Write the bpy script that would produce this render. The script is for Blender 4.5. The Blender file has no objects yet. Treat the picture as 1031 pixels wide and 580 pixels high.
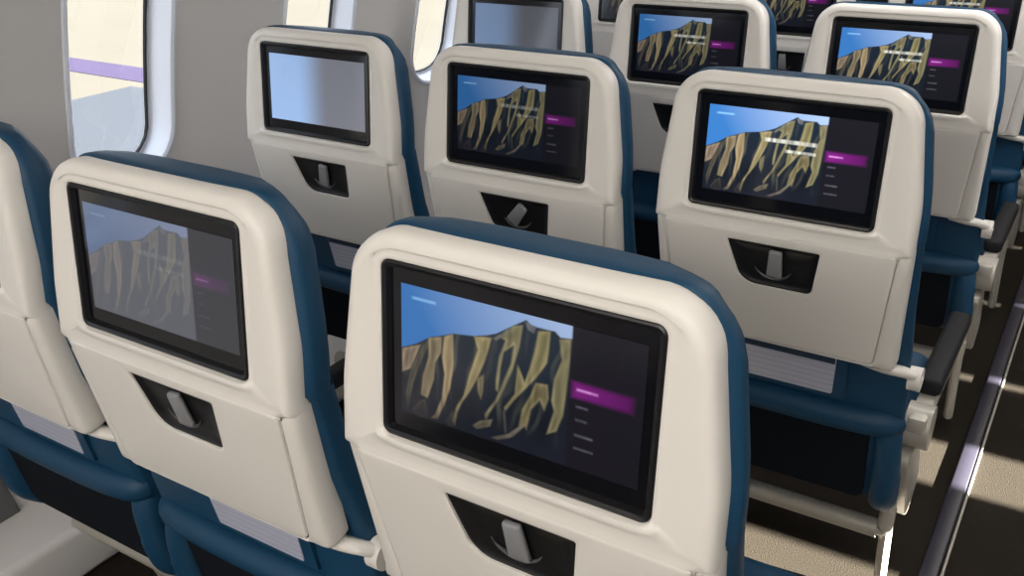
import bpy, bmesh, math, random
import numpy as np
from mathutils import Vector, Matrix

# ------------------------------------------------------------------ camera, world, lamps
S = bpy.context.scene
COL = S.collection
CAM = Vector((0.9104, -0.6416, 1.4438))
YAW, PITCH, ROLL, FPX = -0.5743, -0.4303, -0.0267, 959.67
cy, sy, cp, sp = math.cos(YAW), math.sin(YAW), math.cos(PITCH), math.sin(PITCH)
f = Vector((sy*cp, cy*cp, sp)); r = Vector((cy, -sy, 0)); u = r.cross(f)
r2 = r*math.cos(ROLL)+u*math.sin(ROLL); u2 = -r*math.sin(ROLL)+u*math.cos(ROLL)
cam = bpy.data.objects.new('camera', bpy.data.cameras.new('camera')); COL.objects.link(cam)
M = Matrix((( r2.x, u2.x, -f.x, CAM.x), (r2.y, u2.y, -f.y, CAM.y), (r2.z, u2.z, -f.z, CAM.z), (0, 0, 0, 1)))
cam.matrix_world = M
cam.data.sensor_width = 36; cam.data.lens = FPX/1031*36; cam.data.clip_start = 0.02; cam.data.clip_end = 500
S.camera = cam

W = bpy.data.worlds.new('world'); S.world = W; W.use_nodes = True
bg = W.node_tree.nodes['Background']; bg.inputs[0].default_value = (0.80, 0.88, 1.0, 1); bg.inputs[1].default_value = 3.4

def lamp(name, kind, loc, direction, energy, color=(1, 1, 1), **kw):
    l = bpy.data.lights.new(name, kind); l.energy = energy; l.color = color
    for k, v in kw.items(): setattr(l, k, v)
    o = bpy.data.objects.new(name, l); COL.objects.link(o); o.location = loc
    o.rotation_euler = Vector(direction).to_track_quat('-Z', 'Y').to_euler()
    return o
lamp('sun', 'SUN', (8, 0, 6), (-1.0, -0.015, -0.31), 215.0, (1.0, 0.93, 0.80), angle=math.radians(0.6))
# the cabin's ceiling wash lights over aisle and sidewall, plus an added rear fill
lamp('aisle_ceiling_lamp', 'AREA', (1.15, 1.6, 2.12), (0, 0, -1), 40, (1.0, 0.93, 0.84), shape='RECTANGLE', size=0.35, size_y=7.5)
lamp('rear_fill_lamp', 'AREA', (0.55, -2.3, 2.05), (0, 0.85, -0.5), 54, (1.0, 0.95, 0.88), shape='RECTANGLE', size=2.4, size_y=0.4)  # unseen fill added behind the camera, aimed at the seat backs
lamp('sidewall_lamp', 'AREA', (-0.30, 1.6, 1.93), (-0.25, 0, -1), 36, (0.98, 0.97, 1.0), shape='RECTANGLE', size=0.12, size_y=7.5)

S.view_settings.view_transform = 'Standard'; S.view_settings.look = 'None'
S.view_settings.exposure = 0.0; S.view_settings.gamma = 1.0; S.view_settings.use_curve_mapping = False

# ------------------------------------------------------------------ materials
def mat(name, color, rough=0.5, metal=0.0, bump=0.0, scale=200.0, var=0.0, spec=0.5, coat=0.0, bdist=0.001, stretch=(1, 1, 1)):
    m = bpy.data.materials.new(name); m.use_nodes = True
    n = m.node_tree.nodes; L = m.node_tree.links; b = n['Principled BSDF']
    b.inputs['Roughness'].default_value = rough; b.inputs['Metallic'].default_value = metal
    b.inputs['Specular IOR Level'].default_value = spec; b.inputs['Coat Weight'].default_value = coat
    tc = n.new('ShaderNodeTexCoord'); mp = n.new('ShaderNodeMapping'); mp.inputs['Scale'].default_value = stretch
    L.new(tc.outputs['Object'], mp.inputs[0])
    nz = n.new('ShaderNodeTexNoise'); nz.inputs['Scale'].default_value = scale; nz.inputs['Detail'].default_value = 4
    L.new(mp.outputs[0], nz.inputs['Vector'])
    mx = n.new('ShaderNodeMix'); mx.data_type = 'RGBA'
    mx.inputs[6].default_value = tuple(c*(1-var) for c in color)+(1,)
    mx.inputs[7].default_value = tuple(min(1, c*(1+var)) for c in color)+(1,)
    L.new(nz.outputs['Fac'], mx.inputs[0]); L.new(mx.outputs[2], b.inputs['Base Color'])
    if bump:
        bp = n.new('ShaderNodeBump'); bp.inputs['Strength'].default_value = bump; bp.inputs['Distance'].default_value = bdist
        L.new(nz.outputs['Fac'], bp.inputs['Height']); L.new(bp.outputs[0], b.inputs['Normal'])
    return m
shellM = mat('warm_white_plastic', (0.66, 0.63, 0.585), 0.42, bump=0.05, scale=900, var=0.02)
leatherM = mat('teal_leather', (0.0065, 0.044, 0.094), 0.50, bump=0.25, scale=420, var=0.12, spec=0.28)
navyM = mat('navy_fabric', (0.010, 0.030, 0.060), 0.75, bump=0.3, scale=600, var=0.2)
blackM = mat('black_plastic', (0.006, 0.006, 0.007), 0.38, bump=0.04, scale=700, var=0.1, spec=0.35)
glassM = mat('screen_glass', (0.004, 0.004, 0.006), 0.12, var=0.05, spec=0.5)
leverM = mat('grey_lever_plastic', (0.20, 0.20, 0.21), 0.4, var=0.05)
metalM = mat('greige_metal', (0.37, 0.345, 0.30), 0.38, metal=0.15, var=0.05, scale=60)
blackfabM = mat('black_mesh_fabric', (0.006, 0.008, 0.012), 0.9, bump=0.3, scale=600, var=0.3, spec=0.1)
padM = mat('charcoal_armrest_vinyl', (0.007, 0.007, 0.009), 0.65, bump=0.2, scale=500, var=0.15, spec=0.25)
wallM = mat('grey_sidewall_laminate', (0.60, 0.58, 0.565), 0.6, bump=0.08, scale=500, var=0.02)
revealM = mat('window_surround_plastic', (0.70, 0.73, 0.80), 0.35, var=0.02)
carpetM = mat('dark_carpet', (0.0165, 0.0135, 0.0100), 0.95, bump=0.7, scale=350, var=0.5, spec=0.1, bdist=0.004)
trackM = mat('track_cover', (0.020, 0.019, 0.030), 0.35, var=0.08, scale=60)
ceilM = mat('ceiling_panel', (0.6, 0.6, 0.6), 0.6, var=0.02)
ventM = mat('dark_grey_vent', (0.10, 0.10, 0.105), 0.6, var=0.06)
apronM = mat('cream_apron_concrete', (0.046, 0.045, 0.041), 0.9, spec=0.0, var=0.06, scale=0.3)
shadowM = mat('painted_shadow_grey', (0.025, 0.029, 0.037), 0.9, spec=0.0, var=0.03, scale=1)  # flat colour carrying the tone of the aircraft's shadow
purpleM = mat('lilac_paint', (0.024, 0.021, 0.041), 0.9, spec=0.0, var=0.1, scale=1)

paneM = bpy.data.materials.new('window_pane'); paneM.use_nodes = True
n = paneM.node_tree.nodes; L = paneM.node_tree.links
for x in list(n): n.remove(x)
o_ = n.new('ShaderNodeOutputMaterial'); tr = n.new('ShaderNodeBsdfTransparent'); gl = n.new('ShaderNodeBsdfGlossy'); gl.inputs['Roughness'].default_value = 0.04
tr.inputs[0].default_value = (0.95, 0.96, 0.97, 1)
ms = n.new('ShaderNodeMixShader'); ms.inputs[0].default_value = 0.05
L.new(tr.outputs[0], ms.inputs[1]); L.new(gl.outputs[0], ms.inputs[2]); L.new(ms.outputs[0], o_.inputs[0])

def display_mat(name, attr):
    m = bpy.data.materials.new(name); m.use_nodes = True
    n = m.node_tree.nodes; L = m.node_tree.links; b = n['Principled BSDF']
    b.inputs['Base Color'].default_value = (0.004, 0.004, 0.006, 1); b.inputs['Roughness'].default_value = 0.12
    at = n.new('ShaderNodeAttribute'); at.attribute_name = attr
    oi = n.new('ShaderNodeObjectInfo')
    mx = n.new('ShaderNodeMix'); mx.data_type = 'RGBA'; mx.blend_type = 'MULTIPLY'; mx.inputs[0].default_value = 1
    L.new(at.outputs['Color'], mx.inputs[6]); L.new(oi.outputs['Color'], mx.inputs[7])
    L.new(mx.outputs[2], b.inputs['Emission Color']); b.inputs['Emission Strength'].default_value = 1.0
    return m
dispM = display_mat('lit_display', 'picture')

# placard card: pale lilac card with grey print lines
cardM = bpy.data.materials.new('printed_card'); cardM.use_nodes = True
n = cardM.node_tree.nodes; L = cardM.node_tree.links; b = n['Principled BSDF']; b.inputs['Roughness'].default_value = 0.3
tc = n.new('ShaderNodeTexCoord'); wv = n.new('ShaderNodeTexWave'); wv.bands_direction = 'Z'; wv.inputs['Scale'].default_value = 28; wv.inputs['Distortion'].default_value = 1.5
cr = n.new('ShaderNodeValToRGB'); cr.color_ramp.elements[0].position = 0.15; cr.color_ramp.elements[0].color = (0.38, 0.39, 0.49, 1)
cr.color_ramp.elements[1].position = 0.45; cr.color_ramp.elements[1].color = (0.44, 0.45, 0.54, 1)
L.new(tc.outputs['Object'], wv.inputs['Vector']); L.new(wv.outputs['Color'], cr.inputs[0]); L.new(cr.outputs[0], b.inputs['Base Color'])

# ------------------------------------------------------------------ mesh helpers
def link(name, mesh, m, parent=None, smooth=40):
    if m is not None and not mesh.materials: mesh.materials.append(m)
    if smooth:
        for p in mesh.polygons: p.use_smooth = True
        mesh.set_sharp_from_angle(angle=math.radians(smooth))
    o = bpy.data.objects.new(name, mesh); COL.objects.link(o)
    if parent: o.parent = parent
    return o
def from_bm(name, bm, m, parent=None, smooth=40):
    bmesh.ops.recalc_face_normals(bm, faces=bm.faces)
    me = bpy.data.meshes.new(name); bm.to_mesh(me); bm.free()
    return link(name, me, m, parent, smooth)
def rounded_poly(corners, radii, seg=8):
    """corners counter-clockwise or clockwise [(x,y)], radii per corner -> dense closed outline"""
    out = []; n_ = len(corners)
    for i in range(n_):
        P = Vector(corners[i]); A = Vector(corners[i-1]); B = Vector(corners[(i+1) % n_]); rr = radii[i]
        da = (A-P).normalized(); db = (B-P).normalized()
        if rr <= 1e-5: out.append(tuple(P)); continue
        ang = da.angle(db); t = rr/math.tan(ang/2); t = min(t, (A-P).length*.49, (B-P).length*.49); rr = t*math.tan(ang/2)
        c = P+(da+db).normalized()*(rr/math.sin(ang/2))
        s0 = P+da*t-c; s1 = P+db*t-c
        tot = s0.angle(s1); sg = 1 if s0.x*s1.y-s0.y*s1.x > 0 else -1
        for k in range(seg+1):
            a = sg*tot*k/seg; ca, sa = math.cos(a), math.sin(a)
            out.append((c.x+s0.x*ca-s0.y*sa, c.y+s0.x*sa+s0.y*ca))
    return out
def inset(corners, d):
    """move the edges of a convex polygon inward by d"""
    n_ = len(corners); cx = sum(c[0] for c in corners)/n_; cyy = sum(c[1] for c in corners)/n_
    lines = []
    for i in range(n_):
        a = Vector(corners[i]); b = Vector(corners[(i+1) % n_]); e = (b-a).normalized(); nn = Vector((-e.y, e.x))
        if nn.dot(Vector((cx, cyy))-a) < 0: nn = -nn
        lines.append((a+nn*d, e))
    out = []
    for i in range(n_):
        p, e = lines[i-1]; q, g = lines[i]
        den = e.x*g.y-e.y*g.x; w = q-p; t = (w.x*g.y-w.y*g.x)/den
        out.append(tuple(p+e*t))
    return out
def ray_ring(poly, c, angles):
    P = np.array(poly)-np.array(c); Q = np.roll(P, -1, 0); out = []
    for a in angles:
        d = np.array([math.cos(a), math.sin(a)])
        den = d[0]*(Q-P)[:, 1]-d[1]*(Q-P)[:, 0]
        with np.errstate(all='ignore'):
            t = (P[:, 0]*(Q-P)[:, 1]-P[:, 1]*(Q-P)[:, 0])/den
            s = (P[:, 0]*d[1]-P[:, 1]*d[0])/den
        ok = (t > 0) & (s >= -1e-6) & (s <= 1+1e-6)
        tt = t[ok].max() if ok.any() else 0
        out.append((c[0]+d[0]*tt, c[1]+d[1]*tt))
    return out
def angs(centre, *polys, n_=96):
    A = [2*math.pi*k/n_ for k in range(n_)]
    for p in polys:
        for q in p: A.append(math.atan2(q[1]-centre[1], q[0]-centre[0]) % (2*math.pi))
    A = sorted(A); out = [A[0]]
    for a in A:
        if a-out[-1] > 0.004: out.append(a)
    return out
def loft(name, loops, m, parent=None, cap0=False, cap1=False, smooth=40, closed=True):
    bm = bmesh.new(); R = [[bm.verts.new(p) for p in lp] for lp in loops]; N = len(R[0])
    for a, b_ in zip(R, R[1:]):
        for i in range(N if closed else N-1):
            j = (i+1) % N
            try: bm.faces.new((a[i], a[j], b_[j], b_[i]))
            except ValueError: pass
    if cap0: bm.faces.new(R[0][::-1])
    if cap1: bm.faces.new(R[-1])
    return from_bm(name, bm, m, parent, smooth)
def bm_box(bm, lo, hi, bev=0.0, seg=3, mtx=None):
    res = bmesh.ops.create_cube(bm, size=1); vs = res['verts']
    for v in vs: v.co = Vector([lo[i]+(v.co[i]+.5)*(hi[i]-lo[i]) for i in range(3)])
    if bev:
        es = list({e for v in vs for e in v.link_edges})
        rr = bmesh.ops.bevel(bm, geom=es, offset=bev, segments=seg, affect='EDGES', profile=.5); vs = list({v for fc in rr['faces'] for v in fc.verts} | {v for v in vs if v.is_valid})
    if mtx: bmesh.ops.transform(bm, matrix=mtx, verts=vs)
def tube_bm(bm, pts, rad, seg=12, flat=1.0):
    pts = [Vector(p) for p in pts]; rings = []
    for i, p in enumerate(pts):
        d = (pts[min(i+1, len(pts)-1)]-pts[max(i-1, 0)]).normalized()
        ref = Vector((0, 0, 1)) if abs(d.z) < .9 else Vector((0, 1, 0))
        a = d.cross(ref).normalized(); b_ = d.cross(a); rr = rad[i] if isinstance(rad, (list, tuple)) else rad
        rings.append([bm.verts.new(p+a*math.cos(t)*rr+b_*math.sin(t)*rr*flat) for t in [2*math.pi*k/seg for k in range(seg)]])
    for A, B in zip(rings, rings[1:]):
        for i in range(seg): bm.faces.new((A[i], A[(i+1) % seg], B[(i+1) % seg], B[i]))
    bm.faces.new(rings[0][::-1]); bm.faces.new(rings[-1])
def smooth_path(pts, n_=6):
    P = [Vector(p) for p in pts]; out = []
    for i in range(len(P)-1):
        p0, p1, p2, p3 = P[max(i-1, 0)], P[i], P[i+1], P[min(i+2, len(P)-1)]
        for k in range(n_):
            t = k/n_; out.append(.5*((2*p1)+(-p0+p2)*t+(2*p0-5*p1+4*p2-p3)*t*t+(-p0+3*p1-3*p2+p3)*t**3))
    out.append(P[-1]); return out
def structure(o): o['kind'] = 'structure'; return o

# ------------------------------------------------------------------ cabin shell
YB, YF = -2.9, 6.2
def wall_x(z): return -0.985+2.9*(1-math.cos(math.asin(max(-.99, min(.99, (z-0.3)/2.9)))))
WIN_Y = [-2.28, -1.69, -1.10, -0.52, 0.06, 0.634, 1.245, 1.80, 2.38, 2.96, 3.54, 4.12, 4.70, 5.28]
WHW, WZ0, WZ1 = 0.126, 0.785, 1.33
ZC0, ZC1 = 0.72, 1.42
RD = 0.056   # depth of the window reveal
def win_poly(yc, d=0.0):
    c = [(yc-WHW, WZ0), (yc+WHW, WZ0), (yc+WHW, WZ1), (yc-WHW, WZ1)]
    return rounded_poly(inset(c, d), [max(.02, .105-d)]*4, 8)
def cabin_wall(name, centres, wall_pt, number):
    """sidewall: bands below and above the windows, one pierced cell and one window around each centre"""
    bm = bmesh.new()
    def grid_band(z0, z1, nz_):
        V_ = [[bm.verts.new(wall_pt(y, z0+(z1-z0)*k/nz_)) for y in (YB, YF)] for k in range(nz_+1)]
        for k in range(nz_): bm.faces.new((V_[k][0], V_[k][1], V_[k+1][1], V_[k+1][0]))
    grid_band(0.0, ZC0, 10); grid_band(ZC1, 2.3, 12)
    edges_y = [YB]+[(a+b_)/2 for a, b_ in zip(centres, centres[1:])]+[YF]
    for i, yc in enumerate(centres):
        ya, yb = edges_y[i], edges_y[i+1]; c = (yc, (WZ0+WZ1)/2)
        outer = [(ya, ZC0), (yb, ZC0), (yb, ZC1), (ya, ZC1)]
        op = win_poly(yc, -0.012); A = angs(c, outer, op, n_=48)
        a = ray_ring(outer, c, A); rings = [a]; o2 = ray_ring(op, c, A)
        for t in (.35, .7, 1): rings.append([(p[0]+(q[0]-p[0])*t, p[1]+(q[1]-p[1])*t) for p, q in zip(a, o2)])
        R = [[bm.verts.new(wall_pt(*p)) for p in rg] for rg in rings]
        for X, Y in zip(R, R[1:]):
            for k in range(len(A)):
                j = (k+1) % len(A); bm.faces.new((X[k], X[j], Y[j], Y[k]))
    bmesh.ops.remove_doubles(bm, verts=bm.verts, dist=0.0005)
    structure(from_bm(name, bm, wallM, smooth=30))
    A = [2*math.pi*k/72 for k in range(72)]
    for i, yc in enumerate(centres):
        c = (yc, (WZ0+WZ1)/2)
        prof = [(-0.013, 0.0), (-0.011, .005), (-0.006, .006), (0.0, .002), (0.004, -.012), (0.008, -RD*.5), (0.012, -RD*.88), (0.014, -RD), (0.024, -RD), (.024, -RD-.006)]
        w = structure(loft('window_%d' % (number+i), [[wall_pt(p[0], p[1], off) for p in ray_ring(win_poly(yc, d), c, A)] for d, off in prof], revealM, None, smooth=35))
        if number > 14 and yc > 2.0:     # unseen panel added to block the sun, side gap shaped for thin floor streaks
            g = .058 if yc < 2.6 else .040
            P = rounded_poly([(yc-WHW-.005+g, WZ0+.0), (yc+WHW+.012, WZ0), (yc+WHW+.012, WZ1), (yc-WHW-.005+g, WZ1)], [.02, .09, .09, .02], 6)
            loft('window_shade', [[wall_pt(p[0], p[1], o) for p in P] for o in (-RD+.006, -RD+.010)], revealM, w, cap0=True, cap1=True)
        bm = bmesh.new(); bm.faces.new([bm.verts.new(wall_pt(p[0], p[1], -RD-.004)) for p in ray_ring(win_poly(yc, 0.018), c, A)]); from_bm('pane', bm, paneM, w, smooth=0)
        loft('seal', [[wall_pt(p[0], p[1], off) for p in ray_ring(win_poly(yc, d), c, A)] for d, off in ((.021, -RD+.0005), (.0205, -RD+.003), (.025, -RD+.003), (.026, -RD-.003))], blackM, w)
XR = 4.3
cabin_wall('wall_left', WIN_Y, lambda y, z, off=0.0: (wall_x(z)+off, y, z), 1)
cabin_wall('wall_right', [1.68+.58*k for k in range(-7, 8)], lambda y, z, off=0.0: (XR-.985-wall_x(z)-off, y, z), 15)

def quad_obj(name, pts, m, sm=0):
    bm = bmesh.new(); bm.faces.new([bm.verts.new(p) for p in pts]); return from_bm(name, bm, m, None, sm)
def box_obj(name, lo, hi, m, bev=0, parent=None):
    bm = bmesh.new(); bm_box(bm, lo, hi, bev); return from_bm(name, bm, m, parent)
structure(box_obj('floor', (-1.05, YB, -0.05), (XR, YF, 0.0), carpetM))
structure(box_obj('ceiling', (-0.95, YB, 2.22), (XR, YF, 2.30), ceilM))
structure(box_obj('wall_back', (-1.1, YB-.06, -.05), (XR, YB, 2.25), wallM))
structure(box_obj('wall_front', (-1.1, YF, -.05), (XR, YF+.06, 2.25), wallM))
structure(box_obj('trim_1', (0.762, YB+.02, 0.0), (0.800, YF-.02, 0.012), trackM, .004))
t = box_obj('trim_2', (0.803, YB+.02, 0.0), (0.809, YF-.02, 0.008), metalM, .002); structure(t)
structure(box_obj('trim_4', (-1.0, YB+.02, 0.0), (-.80, YF-.02, .13), wallM, .02))
# lower sidewall vent
vent = structure(loft('trim_3', [[(wall_x(z)+o, y, z) for y, z in rounded_poly(inset([(-.25, .05), (.23, .05), (.17, .40), (-.25, .40)], d), [.04]*4, 6)] for d, o in ((0, .001), (0, .010), (.006, .013), (.012, .013))], ventM, cap1=True))

# ------------------------------------------------------------------ seat geometry
PX, PY, T, KA = 0.4948, 0.787, -0.1049, math.radians(16)
cT, sT = math.cos(T), math.sin(T)
A_ = Vector((0, -sT, cT)); N_ = Vector((0, -cT, -sT)); SC = Vector((0, 0, 1.0))     # screen centre 1 m above the floor
def up(x, v, n): return SC+Vector((x, 0, 0))+A_*v+N_*n
KN = -0.128
DN = -A_*math.cos(KA)-N_*math.sin(KA); MN = N_*math.cos(KA)-A_*math.sin(KA)
def lo(x, s, n): return SC+A_*KN+Vector((x, 0, 0))+DN*s+MN*n
def inv2(fn): return lambda x, s, n: fn(x, s, n)

# picture for the displays -----------------------------------------------------------------
def homography(src, dst):
    A = []; B = []
    for (x, y), (X, Y) in zip(src, dst):
        A += [[x, y, 1, 0, 0, 0, -X*x, -X*y], [0, 0, 0, x, y, 1, -Y*x, -Y*y]]; B += [X, Y]
    return np.append(np.linalg.solve(np.array(A, float), np.array(B, float)), 1).reshape(3, 3)
Hm = homography([(399, 285), (650, 350), (640, 496), (400, 414)], [(0, 1), (1, 1), (1, 0), (0, 0)])
def to_uv(pts):   # traced outline points (magnified by 4.463) -> picture coordinates
    out = []
    for x, y in pts:
        q = Hm @ np.array([390+x/4.463, 270+y/4.463, 1]); out.append((q[0]/q[2], q[1]/q[2]))
    return np.array(out)
GW, GH = 260, 150
U, V = np.meshgrid((np.arange(GW))/(GW-1), (np.arange(GH))/(GH-1))
def poly_mask(pts, soft=0.006, n_sub=1):
    P = pts; Q = np.roll(P, -1, 0); inside = np.zeros(U.shape, bool); dist = np.full(U.shape, 9.)
    for (x0, y0), (x1, y1) in zip(P, Q):
        c = ((y0 > V) != (y1 > V)); xi = (x1-x0)*(V-y0)/(y1-y0+1e-12)+x0
        inside ^= c & (U < xi)
        dx, dy = x1-x0, (y1-y0); L2 = dx*dx+dy*dy+1e-12
        t = np.clip(((U-x0)*dx+(V-y0)*dy)/L2, 0, 1)
        dist = np.minimum(dist, np.hypot((U-x0-t*dx)*1.0, (V-y0-t*dy)*.58))
    sd = np.where(inside, dist, -dist)
    return np.clip(sd/soft+.5, 0, 1), sd
rng = np.random.default_rng(4)
def vnoise(fx, fy, seed):
    g = np.random.default_rng(seed).random((fy+2, fx+2)); x = U*fx; y = V*fy
    i = np.clip(x.astype(int), 0, fx); j = np.clip(y.astype(int), 0, fy); a = x-i; b_ = y-j; a = a*a*(3-2*a); b_ = b_*b_*(3-2*b_)
    return g[j, i]*(1-a)*(1-b_)+g[j, i+1]*a*(1-b_)+g[j+1, i]*(1-a)*b_+g[j+1, i+1]*a*b_
def lin(c): c = np.array(c, float)/255; return np.where(c <= .04045, c/12.92, ((c+.055)/1.055)**2.4)
def put(img, m, c): return img*(1-m[..., None])+m[..., None]*(c if getattr(c, 'ndim', 1) == 3 else lin(c))
def picture(title, wash=0.0):
    k = np.clip(U/0.72, 0, 1); tq = np.clip((k*1.1+V*.5-.55), 0, 1)[..., None]
    img = lin((52, 112, 178))*(1-tq)+lin((158, 180, 216))*tq
    sil = to_uv([(45, 355), (110, 340), (170, 312), (230, 305), (275, 297), (370, 308), (430, 305), (470, 298), (550, 262), (590, 245), (605, 238), (625, 258), (650, 270), (700, 283), (735, 290), (760, 318), (815, 325), (815, 900), (20, 900), (20, 355)])
    m, sd = poly_mask(sil, .006)
    base = lin((20, 25, 33))*(1+.7*(vnoise(16, 4, 3)-.5))[..., None]*np.array([1, 1, 1.0])
    base = base+lin((13, 32, 44))*(np.clip(V-.25, 0, 1))[..., None]
    img = put(img, m, base)
    tan, oli = (122, 116, 86), (120, 118, 80)
    ridges = [([(45, 360), (130, 345), (105, 400), (85, 450), (45, 465)], (142, 130, 104), .8),
      ([(60, 560), (80, 470), (120, 380), (160, 320), (175, 330), (130, 420), (95, 520), (70, 640)], (86, 84, 66), .55),
      ([(165, 315), (225, 312), (222, 380), (195, 425), (190, 500), (160, 585), (130, 570), (140, 480), (165, 400)], tan, 1),
      ([(235, 310), (275, 300), (278, 430), (262, 540), (235, 620), (205, 680), (175, 675), (195, 660), (225, 590), (238, 480), (226, 400)], (148, 138, 98), 1),
      ([(370, 310), (450, 318), (420, 420), (385, 500), (350, 560), (320, 600), (295, 650), (285, 710), (272, 690), (290, 630), (325, 575), (350, 480), (388, 370)], (134, 130, 84), 1),
      ([(385, 500), (415, 480), (412, 560), (402, 595), (388, 560)], (104, 102, 72), .9),
      ([(480, 310), (545, 265), (590, 262), (575, 360), (545, 460), (510, 540), (480, 600), (440, 655), (425, 690), (420, 660), (470, 595), (500, 520), (540, 430), (552, 350), (505, 380), (490, 450), (480, 560), (470, 550), (470, 500), (485, 400), (512, 330)], (114, 116, 80), 1),
      ([(455, 320), (540, 272), (520, 300), (470, 330)], (80, 90, 92), .8),
      ([(568, 440), (585, 480), (600, 520), (625, 450), (645, 380), (660, 290), (715, 290), (702, 430), (650, 500), (590, 560), (550, 600), (515, 645), (508, 632), (556, 570), (562, 500)], (126, 126, 80), 1),
      ([(650, 520), (705, 530), (710, 590), (690, 648), (670, 600), (630, 640), (610, 735), (600, 715), (575, 715), (590, 640), (630, 570)], (112, 110, 72), 1),
      ([(755, 325), (808, 328), (798, 480), (785, 600), (775, 670), (745, 740), (702, 752), (735, 650), (722, 600), (735, 500), (768, 420)], (116, 118, 82), 1),
      ([(365, 710), (400, 690), (455, 685), (445, 715), (385, 727)], (118, 118, 90), .9),
      ([(450, 765), (530, 750), (580, 715), (600, 715), (545, 765), (480, 777)], (128, 128, 110), .9),
      ([(503, 645), (512, 640), (520, 745), (510, 745)], (80, 84, 80), .7),
      ([(90, 640), (120, 600), (150, 590), (165, 675), (120, 670)], (74, 72, 56), .6),
      ([(240, 690), (275, 640), (285, 720), (255, 710)], (66, 66, 60), .6),
      ([(600, 245), (650, 272), (640, 300), (612, 280)], (120, 130, 140), .5)]
    # fine gullies running down the cliffs
    wob = vnoise(7, 3, 31)*.10+vnoise(20, 6, 32)*.02
    fl = .5+.5*np.sin((U+wob+.10*(1-V))*150); fl2 = .5+.5*np.sin((U+wob*1.6-.05*V)*67+2)
    g_ = np.clip(fl*fl2*1.5-.35, 0, 1)*np.clip((V-.08)/.2, 0, 1)*vnoise(9, 4, 33)
    img = put(img, m*g_*.55, (96, 98, 84))
    streak = .55*vnoise(90, 7, 11)+.45*fl
    for pts, c, a in ridges:
        m, sd = poly_mask(to_uv(pts), .009)
        shade = (0.60+.75*streak)*(1-.40*np.clip(sd/.03, 0, 1))*(0.80+.35*V)
        img = put(img, m*a, ((lin(c)*.78+lin(c).mean()*.22)*np.array([1.25, 1.08, 1.02]))[None, None, :]*shade[..., None]*.95)
        img = img+(m*a*np.exp(-((sd-.005)/.004)**2)*(.35+.65*vnoise(14, 9, 51)))[..., None]*lin((120, 114, 88))*.32
    if title:
        for (x0, x1, y0, y1, s_) in ((.36, .68, .645, .700, 1), (.49, .68, .545, .590, 2)):
            slope = 0.0
            mm = np.clip(np.minimum(np.minimum(U-x0, x1-U)/.01, np.minimum(V-y0, y1-V)/.012), 0, 1)
            mm = mm*(.25+.75*vnoise(64, 4, 20+s_))
            img = put(img, mm*title, (226, 226, 214))
    # small caption, upper left
    mm = np.clip(np.minimum(np.minimum(U-.045, .165-U)/.015, np.minimum(V-.895, .925-V)/.010), 0, 1)*.6
    img = put(img, mm, (150, 205, 246))
    fade = np.clip((V-.0)/.22, 0, 1)*.75+.25
    img = img*np.where(V < .22, fade, 1)[..., None]+lin((22, 25, 36))*(1-np.where(V < .22, fade, 1))[..., None]
    # side menu
    sb = np.clip((U-.720)/.006, 0, 1)
    menu = lin((20, 19, 24))*(1.0+.25*V)[..., None]; img = put(img, sb, menu)
    hi = np.clip(np.minimum(np.minimum(U-.722, .975-U)/.03, np.minimum(V-.500, .640-V)/.035), 0, 1)
    img = put(img, hi*.95, lin((112, 26, 112))*(1.25-.75*np.clip((U-.73)/.24, 0, 1))[..., None])
    for y, x1, c in ((.575, .835, (226, 150, 226)), (.455, .80, (92, 88, 104)), (.36, .80, (84, 82, 96)), (.25, .825, (104, 102, 114)), (.155, .83, (88, 86, 98))):
        mm = np.clip(np.minimum(np.minimum(U-.748, x1-U)/.008, np.minimum(V-y+.013, y+.013-V)/.012), 0, 1)*(.45+.55*vnoise(90, 40, int(y*1000)))
        img = put(img, mm, c)
    if wash: img = img*(1-wash)*np.array([.95, .93, 1.0])+lin((150, 154, 164))*(wash*(1-.62*sb))[..., None]  # pale window reflection mixed into the picture as a grey veil
    return np.clip(img, 0, 4)
def picture_reflection():   # window reflection painted into the emission: soft blue to grey field
    t = np.clip((U-.28)/.35, 0, 1); t = t*t*(3-2*t)
    img = lin((150, 180, 222))[None, None]*(1-t)[..., None]+lin((112, 114, 124))[None, None]*t[..., None]
    return img*(1-.12*V)[..., None]
DW, DH = 0.262, 0.138      # picture size
def display_mesh(name, img):
    verts = [tuple(up((a-.5)*DW, (b_-.5)*DH-.001, -0.0062)) for b_ in np.linspace(0, 1, GH) for a in np.linspace(0, 1, GW)]
    faces = [(j*GW+i, j*GW+i+1, (j+1)*GW+i+1, (j+1)*GW+i) for j in range(GH-1) for i in range(GW-1)]
    me = bpy.data.meshes.new(name); me.from_pydata(verts, [], faces)
    at = me.color_attributes.new('picture', 'FLOAT_COLOR', 'POINT')
    col = np.ones((GW*GH, 4), np.float32); col[:, :3] = img.reshape(-1, 3); at.data.foreach_set('color', col.ravel())
    me.materials.append(dispM); return me
MESH_TITLE = display_mesh('display', picture(.9)); MESH_FAINT = display_mesh('display', picture(.35)); MESH_PLAIN = display_mesh('display', picture(0)); MESH_REFLECTION_WASH = display_mesh('display', picture(.30, .50)); MESH_REFLECTION = display_mesh('display', picture_reflection())

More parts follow.
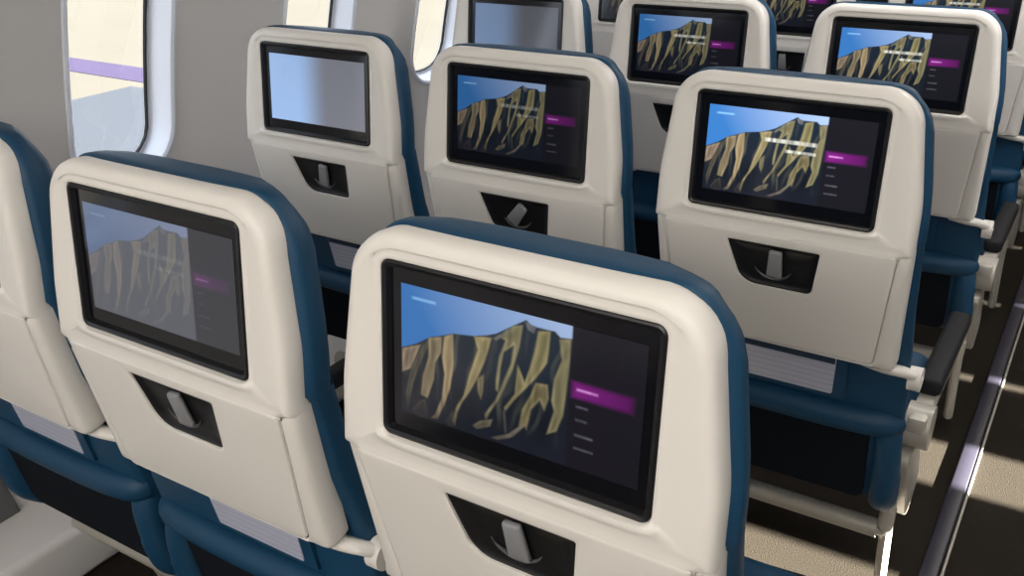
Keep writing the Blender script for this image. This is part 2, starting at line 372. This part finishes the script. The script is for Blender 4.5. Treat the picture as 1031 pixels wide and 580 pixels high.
# outlines ---------------------------------------------------------------------------------
OUT = [(-.210, -.1285), (.209, -.1285), (.208, -.05), (.184, .1175), (-.188, .1175), (-.209, -.05)]
ORAD = [.004, .004, .3, .056, .056, .3]
def out_poly(d, top=0.0, rad=0.0):
    c = inset(OUT, d); c = [(x, y+(top if y > .05 else 0)) for x, y in c]
    p = rounded_poly(c, [max(.002, q-d*.6+rad) for q in ORAD], 10)
    res = []      # slight crown on the top edge
    for x, y in p: res.append((x, y+(0.006*(1-(x/.17)**2) if y > .09 and abs(x) < .17 else 0)))
    return res
MO = [(-.152, -.0975), (.149, -.0975), (.149, .0915), (-.152, .0915)]
def mon_poly(d): return rounded_poly(inset(MO, d), [max(.002, .011-d)]*4, 6)
POCK = [(-.080, .020), (.074, .020), (.063, .101), (-.054, .101)]
def pock_poly(d): return rounded_poly(inset(POCK, d), [.003, .003, max(.003, .012-d), max(.003, .034-d)], 8)
TRY = [(-.2095, -.001), (.209, -.001), (.203, .224), (-.205, .224)]
def tray_poly(d): return rounded_poly(inset(TRY, d), [.003, .003, max(.003, .013-d), max(.003, .013-d)], 8)
TAB = [(-.192, .0004), (.190, .0004), (.170, .213), (-.172, .213)]
def tab_poly(d): return rounded_poly(inset(TAB, d), [.004, .004, .010, .010], 5)

def make_seat():
    root = bpy.data.objects.new('airline_seat', None); COL.objects.link(root); root['category'] = 'seat'
    # upper shroud with the opening for the monitor
    c = (0, 0); A = angs(c, out_poly(0), mon_poly(0), n_=64)
    def ring(poly, n): return [up(x, v, n) for x, v in ray_ring(poly, c, A)]
    lp = [ring(out_poly(.010), -.040), ring(out_poly(.0015), -.036), ring(out_poly(0), -.030), ring(out_poly(.0), -.012), ring(out_poly(.002), -.0045), ring(out_poly(.005), -.0012), ring(out_poly(.009), .0008), ring(out_poly(.013), .0018),
          ring(out_poly(.016), .0018), ring(mon_poly(-.0115), .0006), ring(mon_poly(-.0095), -.0002), ring(mon_poly(-.005), .0002), ring(mon_poly(-.002), .0004), ring(mon_poly(0.0), -.001), ring(mon_poly(.0005), -.016)]
    # the bottom edge runs flush into the tray table; the chin under the monitor rolls out a little
    for k_, L_ in enumerate(lp):
        for i, p in enumerate(L_):
            d = p-SC; v = d.dot(A_); n_ = d.dot(N_); x_ = d.x
            if v < -.108 and abs(x_) < .206 and 3 <= k_ <= 9:
                L_[i] = p+N_*(-.0004-n_)*min(1, (-.108-v)/.012)*max(0, min(1, (.206-abs(x_))/.020))
            if v < -.094 and abs(x_) < .16 and 9 <= k_ <= 12: L_[i] = L_[i]+N_*.0042*min(1, (-.094-v)/.006)*(1 if k_ > 9 else .35)
    loft('back_shell', lp, shellM, root, smooth=50)
    # monitor: black bezel glass and picture
    c = (0, 0); A = [2*math.pi*k/96 for k in range(96)]; A = angs(c, mon_poly(0), n_=72)
    def ring(poly, n): return [up(x, v, n) for x, v in ray_ring(poly, c, A)]
    mon = loft('monitor', [ring(mon_poly(.0008), -.020), ring(mon_poly(.0008), -.0006), ring(mon_poly(.003), .0004), ring(mon_poly(.0065), -.0008), ring(mon_poly(.009), -.0066)], blackM, root, smooth=40)
    gl_ = loft('screen_glass', [ring(mon_poly(.0085), -.0066), ring(mon_poly(.02), -.0066)], glassM, mon, cap1=True, smooth=0)
    d = bpy.data.objects.new('display', MESH_TITLE); COL.objects.link(d); d.parent = mon
    # tray table surround and tray table
    c = (0.0, .062); A = angs(c, tray_poly(0), tab_poly(0), pock_poly(0), n_=64)
    def ring(poly, n, x=0): return [lo(x_, s, n) for x_, s in ray_ring(poly, c, A)]
    lp = [ring(tray_poly(.008), -.046), ring(tray_poly(.001), -.042), ring(tray_poly(0), -.036), ring(tray_poly(0), -.016), ring(tray_poly(.0025), -.009), ring(tray_poly(.008), -.005), ring(tab_poly(-.003), -.0028), ring(tab_poly(0), -.0050)]
    loft('tray_surround', lp, shellM, root, smooth=50)
    tb = loft('tray_table', [ring(tab_poly(.001), -.020), ring(tab_poly(.001), -.0022), ring(tab_poly(.002), -.0010), ring(tab_poly(.006), -.0004), ring(pock_poly(-.006), -.0012), ring(pock_poly(-.0015), -.0012), ring(pock_poly(0), -.002), ring(pock_poly(.0), -.014)], shellM, root, smooth=50)
    c = (-.003, .062); A = angs(c, pock_poly(0), n_=64)
    def ring(poly, n): return [lo(x_, s, n) for x_, s in ray_ring(poly, c, A)]
    rc = loft('latch_recess', [ring(pock_poly(.0003), -.0045), ring(pock_poly(.003), -.0045), ring(pock_poly(.005), -.0062), ring(pock_poly(.012), -.0085), ring(pock_poly(.022), -.0095)], blackM, root, cap1=True, smooth=40)
    # scooped finger ring under the lever
    bm = bmesh.new(); pts = []
    for k in range(25):
        t = math.radians(200+k*140/24)   # arc from left round the bottom to right
        pts.append(lo(-.002+.032*math.cos(t), .060-.026*math.sin(t), -.0070))
    tube_bm(bm, pts, [.0006+.0020*math.sin(math.pi*k/24) for k in range(25)], 8); from_bm('finger_lip', bm, leverM2, rc)
    lev = bpy.data.objects.new('latch_lever', None)
    bm = bmesh.new()
    bm_box(bm, (-.0120, -.004, -.025), (.0120, .0045, .025), .0035, 3)
    for v in bm.verts: v.co.x *= (1.0-.10*(v.co.z/.024)); v.co.y += -.0025*(1-(v.co.z/.024)**2)
    me_o = from_bm('latch_lever', bm, leverM, rc)
    me_o['lever'] = 1
    bx_ = Vector((1, 0, 0)); Ml = Matrix((bx_, -MN, -DN)).transposed().to_4x4(); Ml.translation = lo(.002, .055, -.0035)
    me_o.matrix_basis = Ml
    # upholstered cover (wraps the front and the edge of the back)
    c = (0, -.01); 
    def pts_cover(d, dn, low=-.55):
        p = [q for q in out_poly(d)]
        return p
    # lofted along the height: cross-sections of the padded back, from seat level to the top
    loops = []
    hs = [(-.56, 'l'), (-.54, 'l'), (-.45, 'l'), (-.38, 'l'), (-.30, 'l'), (-.22, 'l'), (-.12, 'l'), (-.05, 'l'), (0.0, 'l'), (.02, 'u'), (.06, 'u'), (.10, 'u'), (.15, 'u'), (.185, 'u'), (.205, 'u'), (.221, 'u'), (.232, 'u'), (.240, 'u'), (.245, 'u'), (.248, 'u')]
    for h, kd in hs:
        if kd == 'l':
            s = -h; w = .217 if s < .2 else .217+.006*min(1, (s-.2)/.06)
            n0 = -.040 if s < .215 else -.052 if s < .25 else -.045
            if h == -.56: n0 -= .02; w -= .012
            th = .062; fn = lambda x, n, s=s: lo(x, s, n)
        else:
            v = KN+h
            w = max(abs(x) for x, y in ray_ring(out_poly(-.001), (0, v), [0]))+.009*min(1, (.12-v)/.06) if v < .10 else None
            if w is None:
                P = out_poly(-.001); top = .141
                xs = [x for x, y in P if abs(y-v) < .0045]; w = max(xs) if xs else .12; w += .004
            n0 = -.031; th = .062-max(0, (v-.07)/.06)*.026; fn = lambda x, n, v=v: up(x, v, n)
        sec = []
        for x, n in ((-w+.010, n0+.004), (-w+.002, n0), (-w, n0-.006), (-w+.001, n0-.020), (-w+.008, n0-th*.58), (-w+.030, n0-th*.88), (-w+.07, n0-th), (0, n0-th), (w-.07, n0-th), (w-.030, n0-th*.88), (w-.008, n0-th*.58), (w-.001, n0-.020), (w, n0-.006), (w-.002, n0), (w-.010, n0+.004), (w*.5, n0+.006), (0, n0+.006), (-w*.5, n0+.006)):
            sec.append(fn(x, n))
        loops.append(sec)
    # crown: roll the last sections over towards the front
    for k, (dd, shr) in enumerate(((.002, .92), (.002, .75), (.001, .50))):
        base = loops[-1]; cen = sum(base, Vector())/len(base)
        loops.append([cen+(p-cen)*shr+A_*dd/(k+1)-N_*.004 for p in base])
    bk = loft('back_cushion', loops, leatherM, root, cap0=True, cap1=True, smooth=60)
    # seat cushion
    bm = bmesh.new(); bm_box(bm, (-.218, .20, .32), (.218, .53, .455), .045, 5)
    for v in bm.verts:
        if v.co.z > .40: v.co.z += .012*math.cos(v.co.x/.222*1.4)+.02*(v.co.y-.1)
    from_bm('seat_cushion', bm, leatherM, root)
    # card pocket under the table with its card
    def strip(name, x0, x1, s0, s1, n, m, par, th=.003, rad=.004, xs=0.0):
        P = rounded_poly([(x0, s0), (x1, s0), (x1-xs, s1), (x0+xs, s1)], [rad]*4, 4)
        return loft(name, [[lo(x, s, n-th) for x, s in P], [lo(x, s, n) for x, s in P]], m, par, cap0=True, cap1=True, smooth=30)
    cp_ = strip('card_pocket', -.085, .125, .228, .328, -.034, leatherM, root, th=.008)
    strip('instruction_card', -.068, .106, .236, .318, -.0325, cardM, cp_, th=.0015, xs=.004)
    strip('card_header', -.066, .104, .240, .252, -.0318, navyM, cp_, th=.0008, rad=.001)
    # magazine pocket: padded roll across the top, dark sunken panel below, padded flaps either side
    bm = bmesh.new(); tube_bm(bm, smooth_path([lo(-.205, .362, -.060), lo(-.190, .362, -.044), lo(-.12, .362, -.036), lo(0, .362, -.034), lo(.12, .362, -.036), lo(.190, .362, -.044), lo(.205, .362, -.060)]), .026, 16, 1.0)
    from_bm('pocket_roll', bm, leatherM, root)
    P0 = rounded_poly([(-.180, .372), (.172, .372), (.172, .545), (-.180, .545)], [.02]*4, 6)
    loft('magazine_pocket', [[lo(x, s, -.044) for x, s in P0], [lo(x, s, -.0335) for x, s in P0]], blackfabM, root, cap1=True)
    for sg in (-1, 1):
        bm = bmesh.new(); tube_bm(bm, smooth_path([lo(sg*.196, .375, -.062), lo(sg*.202, .40, -.046), lo(sg*.206, .46, -.036), lo(sg*.206, .52, -.040), lo(sg*.200, .56, -.066)]), [.024]*13+[.026]*12, 14)
        from_bm('pocket_flap', bm, leatherM, root)
    # tray arms
    for sg in (-1, 1):
        bm = bmesh.new()
        tube_bm(bm, smooth_path([lo(sg*.150, .226, -.030), lo(sg*.185, .232, -.030), lo(sg*.215, .240, -.040), lo(sg*.232, .262, -.060)]), .0125, 12, .75)
        tube_bm(bm, [lo(sg*.220, .262, -.058), lo(sg*.240, .262, -.058)], .021, 20)
        from_bm('tray_arm', bm, shellM, root)
    return root
leverM2 = mat('dark_grey_finger_lip', (0.07, 0.07, 0.075), 0.35, var=0.05)

def armrest(root, x):
    """pad and metal side frame of one armrest in seat coordinates"""
    bm = bmesh.new(); bm_box(bm, (x-.021, .250, .508), (x+.021, .600, .542), .010, 3)
    for v in bm.verts: v.co.z -= (v.co.y-.235)*.02
    a = from_bm('armrest', bm, padM, root)
    bm = bmesh.new()
    bm_box(bm, (x-.016, .16, .475), (x+.016, .60, .507), .006, 2)
    from_bm('armrest_frame', bm, metalM, a)
    bm = bmesh.new(); tube_bm(bm, [(x-.022, .205, .47), (x+.022, .205, .47)], .042, 24)
    from_bm('armrest_pivot', bm, metalM, a)
    return a

proto = make_seat()
def children(o): return [c for c in bpy.data.objects if c.parent == o]
def copy_tree(o, parent=None):
    c = o.copy(); COL.objects.link(c); c.parent = parent
    for ch in children(o): copy_tree(ch, c)
    return c
LAB = {
 (-1, 0): 'white-backed airline seat cut off by the left edge of the photo, nearest the wall',
 (0, 0): 'white-backed airline seat in the nearest row with a dim mountain picture under a painted reflection haze',
 (1, 0): 'largest, nearest white-backed airline seat, big mountain screen with purple menu bar and no title',
 (-1, 1): 'white-backed airline seat beside the windows whose screen carries a painted window reflection, light blue fading to grey',
 (0, 1): 'white-backed airline seat in the second row, its table latch lever turned aslant',
 (1, 1): 'white-backed airline seat on the aisle in the second row, bright mountain screen and straight latch',
 (-1, 2): 'white-backed airline seat by the windows, half its screen, painted with a window reflection, cut by the top edge',
 (0, 2): 'white-backed airline seat, middle of the third row, latch half hidden by the seat behind',
 (1, 2): 'white-backed airline seat on the aisle in the third row, purple bar on its screen',
 (-1, 3): 'white-backed airline seat in the fourth row nearest the windows, only a dark screen corner showing',
 (0, 3): 'white-backed airline seat in the fourth row, middle place, lower screen showing above the gap',
 (1, 3): 'white-backed airline seat in the fourth row, cut by the right edge of the photo',
 (0, 4): 'farthest white-backed airline seat in the middle place, at the top edge',
 (1, 4): 'farthest white-backed airline seat on the aisle, at the top right corner',
}
# display mesh, brightness tint, lever angle
SPEC = {(-1, 0): (MESH_REFLECTION, .5, 0), (0, 0): (MESH_REFLECTION_WASH, .62, -8), (1, 0): (MESH_PLAIN, 1.0, -5), (-1, 1): (MESH_REFLECTION, 1.15, 10), (0, 1): (MESH_FAINT, .62, 38), (1, 1): (MESH_TITLE, 1.55, 2),
        (-1, 2): (MESH_REFLECTION, .5, 0), (0, 2): (MESH_TITLE, .75, 0), (1, 2): (MESH_TITLE, 1.3, 0), (-1, 3): (MESH_FAINT, .35, 0), (0, 3): (MESH_PLAIN, .8, 0), (1, 3): (MESH_TITLE, 1.1, 0), (0, 4): (MESH_PLAIN, .8, 0), (1, 4): (MESH_PLAIN, .8, 0)}
first = True
for (c_, rw), lab in LAB.items():
    s = proto if first else copy_tree(proto)
    SPEC[(c_, rw)] = SPEC[(c_, rw)]+(s,); first = False
    s.location = (c_*PX, rw*PY+{(0, 0): -.0075, (1, 0): -.0070, (-1, 1): .008, (0, 1): .002, (1, 1): .003, (1, 2): .003}.get((c_, rw), 0), 0); s['label'] = lab; s['category'] = 'seat'; s['group'] = 'airline seats in rows of three'
for key, (me, br, ang, s) in SPEC.items():
    if key != (1, 0): armrest(s, PX/2-.018+(.006 if key[0] == 1 else 0))   # its armrest is folded away
    for ch in children(s):
        for g in children(ch):
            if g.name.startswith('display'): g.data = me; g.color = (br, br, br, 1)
            if g.name.startswith('latch_lever'): g.matrix_basis = g.matrix_basis @ Matrix.Rotation(math.radians(ang), 4, 'Y')

# ------------------------------------------------------------------ seat row frames (legs, tubes, aisle end panel)
def row_frame():
    root = bpy.data.objects.new('seat_frame', None); COL.objects.link(root); root['category'] = 'seat frame'
    for y, z in ((.20, .225), (.46, .25)):
        bm = bmesh.new(); tube_bm(bm, [(-.70, y, z), (.69, y, z)], .019, 16); from_bm('cross_tube', bm, metalM, root)
    for x in (-.45, .20):
        for pts in ([(x, .20, .225), (x, .235, .12), (x, .27, .012)], [(x, .46, .24), (x, .53, .12), (x, .57, .012)], [(x, .26, .02), (x, .57, .02)]):
            bm = bmesh.new(); tube_bm(bm, smooth_path(pts, 4), .015, 10, 1.3); from_bm('leg', bm, metalM, root)
    # aisle end: slanting plate and thin post
    P = rounded_poly([(.15, .425), (.262, .425), (.345, .27), (.25, .225)], [.02, .015, .03, .03], 5)
    loft('end_panel', [[(.705, a, b_) for a, b_ in P], [(.728, a, b_) for a, b_ in P], [(.731, a+(.24-a)*.06, b_+(.36-b_)*.04) for a, b_ in P]], metalM, root, cap0=True, cap1=True)
    bm = bmesh.new(); tube_bm(bm, smooth_path([(.705, .19, .42), (.705, .21, .22), (.705, .25, .03)], 5), .012, 10, 1.4); from_bm('end_post', bm, metalM, root)
    bm = bmesh.new(); tube_bm(bm, smooth_path([(.69, .20, .225), (.702, .20, .235), (.705, .20, .28)], 4), .015, 10); from_bm('elbow', bm, metalM, root)
    return root
fr = row_frame()
names = ['nearest row', 'second row', 'third row', 'fourth row', 'farthest row']
for k in range(5):
    o = fr if k == 0 else copy_tree(fr)
    o.location = (0, k*PY, 0); o['category'] = 'seat frame'
    o['label'] = 'pale metal seat frame with tubes and legs carrying the three seats of the %s' % names[k]
    o['group'] = 'seat frames under the rows'

# ------------------------------------------------------------------ outside the windows
g = box_obj('ground', (-160, -80, -4.05), (-1.6, 200, -4.0), apronM); g['kind'] = 'structure'
def ground_mark(name, pts, z, m, lab, cat):
    o = loft(name, [[(x, y, -4.0) for x, y in pts], [(x, y, z) for x, y in pts]], m, None, cap1=True, smooth=0)
    o['label'] = lab; o['category'] = cat; return o
ground_mark('painted_ground_stripe', [(-28, 15.75), (-28, 17.0), (-8, 16.75), (-8, 15.45)], -3.985, purpleM, 'lilac stripe painted on the bright ground outside the window', 'ground marking')
ground_mark('aircraft_shadow_patch', [(-21.4, 4), (-21.2, 15.2), (-6, 15.3), (-6, 4)], -3.99, shadowM, 'aircraft shadow painted as a grey patch on the ground, lower part of the left window view', 'painted shadow')  # aircraft's cast shadow laid on the ground as a grey sheet
